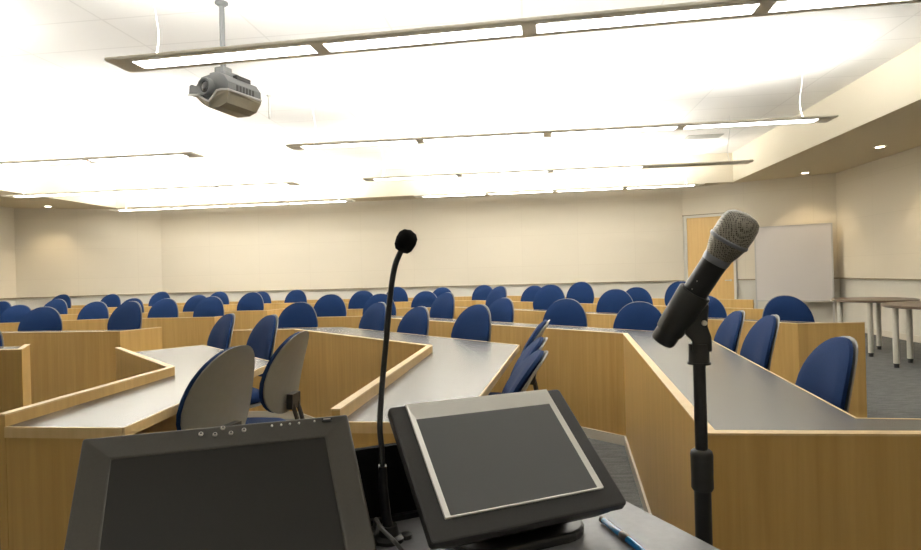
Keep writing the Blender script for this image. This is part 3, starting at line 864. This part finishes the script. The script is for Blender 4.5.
bm = bmesh.new(); cyl(bm, (0, 0, zc0), (0, 0, ztop), .0090, seg=24); obj('upper_tube', bm, M['mic_black'], ms, True)

mb, mt = at(661.5, 342.5, .90), at(746.5, 214, .82)
dr = (mt-mb).normalized(); ML = (mt-mb).length
# clip on the stand (part of the stand): sleeve round the mic and a neck
S = Vector((s0.x, s0.y, 0))
bm = bmesh.new()
c0 = mb + dr*(ML*.10) - S; lathe(bm, [(0, .0200), (.01, .0212), (ML*.31, .0235), (ML*.32, .0222), (ML*.32, .0188), (.0, .0188)], c0, dr, 32)
cl = obj('mic_clip', bm, M['clip'], ms, True)
bm = bmesh.new()
nk = [(689.5, 310), (709, 303), (707.5, 326), (711.5, 337), (712.3, 352), (692.5, 352), (692, 341), (684.5, 334)]
lo = [bm.verts.new(at(x, y, sy-.011)-S) for x, y in nk]; hi = [bm.verts.new(at(x, y, sy+.012)-S) for x, y in nk]
bm.faces.new(lo); bm.faces.new(hi)
for i in range(len(nk)): bm.faces.new((lo[i], lo[(i+1) % len(nk)], hi[(i+1) % len(nk)], hi[i]))
obj('clip_web', bm, M['clip'], cl, bevel=.003)
bm = bmesh.new(); lathe(bm, [(0, .0165), (.003, .0165), (.003, .0148), (.030, .0140)], (0, 0, ztop-.003), (0, 0, 1), 24); obj('clip_neck', bm, M['clip'], cl, True)
pc = at(704, 323, sy-.012)-S
bm = bmesh.new(); lathe(bm, [(0, .004), (.004, .0035)], pc, (0, -1, 0), 14); obj('pivot_screw', bm, M['chrome'], cl, True)

mc = empty('handheld_microphone', mb, 'handheld black microphone with a grey mesh head tilted in the stand clip', 'microphone')
bm = bmesh.new(); lathe(bm, [(0, .010), (.002, .0165), (.006, .0182), (ML*.3, .0180), (ML*.60, .0178), (ML*.645, .0182)], Z0, dr, 36); hb_ = obj('body', bm, M['mic_black'], mc, True)
q0 = ML*.645
bm = bmesh.new(); lathe(bm, [(q0, .0184), (q0+.004, .0190), (q0+.009, .0192), (q0+.011, .0185)], Z0, dr, 36); obj('collar', bm, M['mic_grey'], mc, True)
bm = bmesh.new(); lathe(bm, [(q0+.010, .0188), (q0+.022, .0228), (q0+.034, .0262)], Z0, dr, 40); obj('lower_grille', bm, M['grille'], mc, True)
bm = bmesh.new(); lathe(bm, [(q0+.033, .0262), (q0+.0345, .0276), (q0+.0375, .0278), (q0+.039, .0266)], Z0, dr, 40); obj('grille_ring', bm, M['mic_grey'], mc, True)
bm = bmesh.new()
e = ML-q0-.038
lathe(bm, [(q0+.038, .0264), (q0+.038+e*.35, .0268), (q0+.038+e*.65, .0258), (q0+.038+e*.84, .0228), (q0+.038+e*.95, .0165), (ML, .008), (ML+.001, 0)], Z0, dr, 40); obj('upper_grille', bm, M['grille'], mc, True)
# tiny white switch marks on the side towards us
tocam = (EY-(mb+dr*ML*.5)); tocam = (tocam-dr*tocam.dot(dr)).normalized(); sd = dr.cross(tocam)
for tt, ss in ((.44, .30), (.50, .32)):
    nrm = (tocam*math.cos(ss)-sd*math.sin(ss)).normalized()
    c = dr*ML*tt + nrm*.0179
    bm = bmesh.new(); lathe(bm, [(-.001, .0011), (.0004, .0009)], c, nrm, 8); obj('switch_mark', bm, M['button'], hb_, True)

# ------------------------------------------------------------------ world and colour
wd = bpy.data.worlds.new('world'); scn.world = wd; wd.use_nodes = True
wd.node_tree.nodes['Background'].inputs['Color'].default_value = (1, .97, .9, 1)
wd.node_tree.nodes['Background'].inputs['Strength'].default_value = 0.05
vs = scn.view_settings
vs.view_transform = 'Standard'; vs.look = 'None'; vs.gamma = 1; vs.use_curve_mapping = False
vs.exposure = 0.42
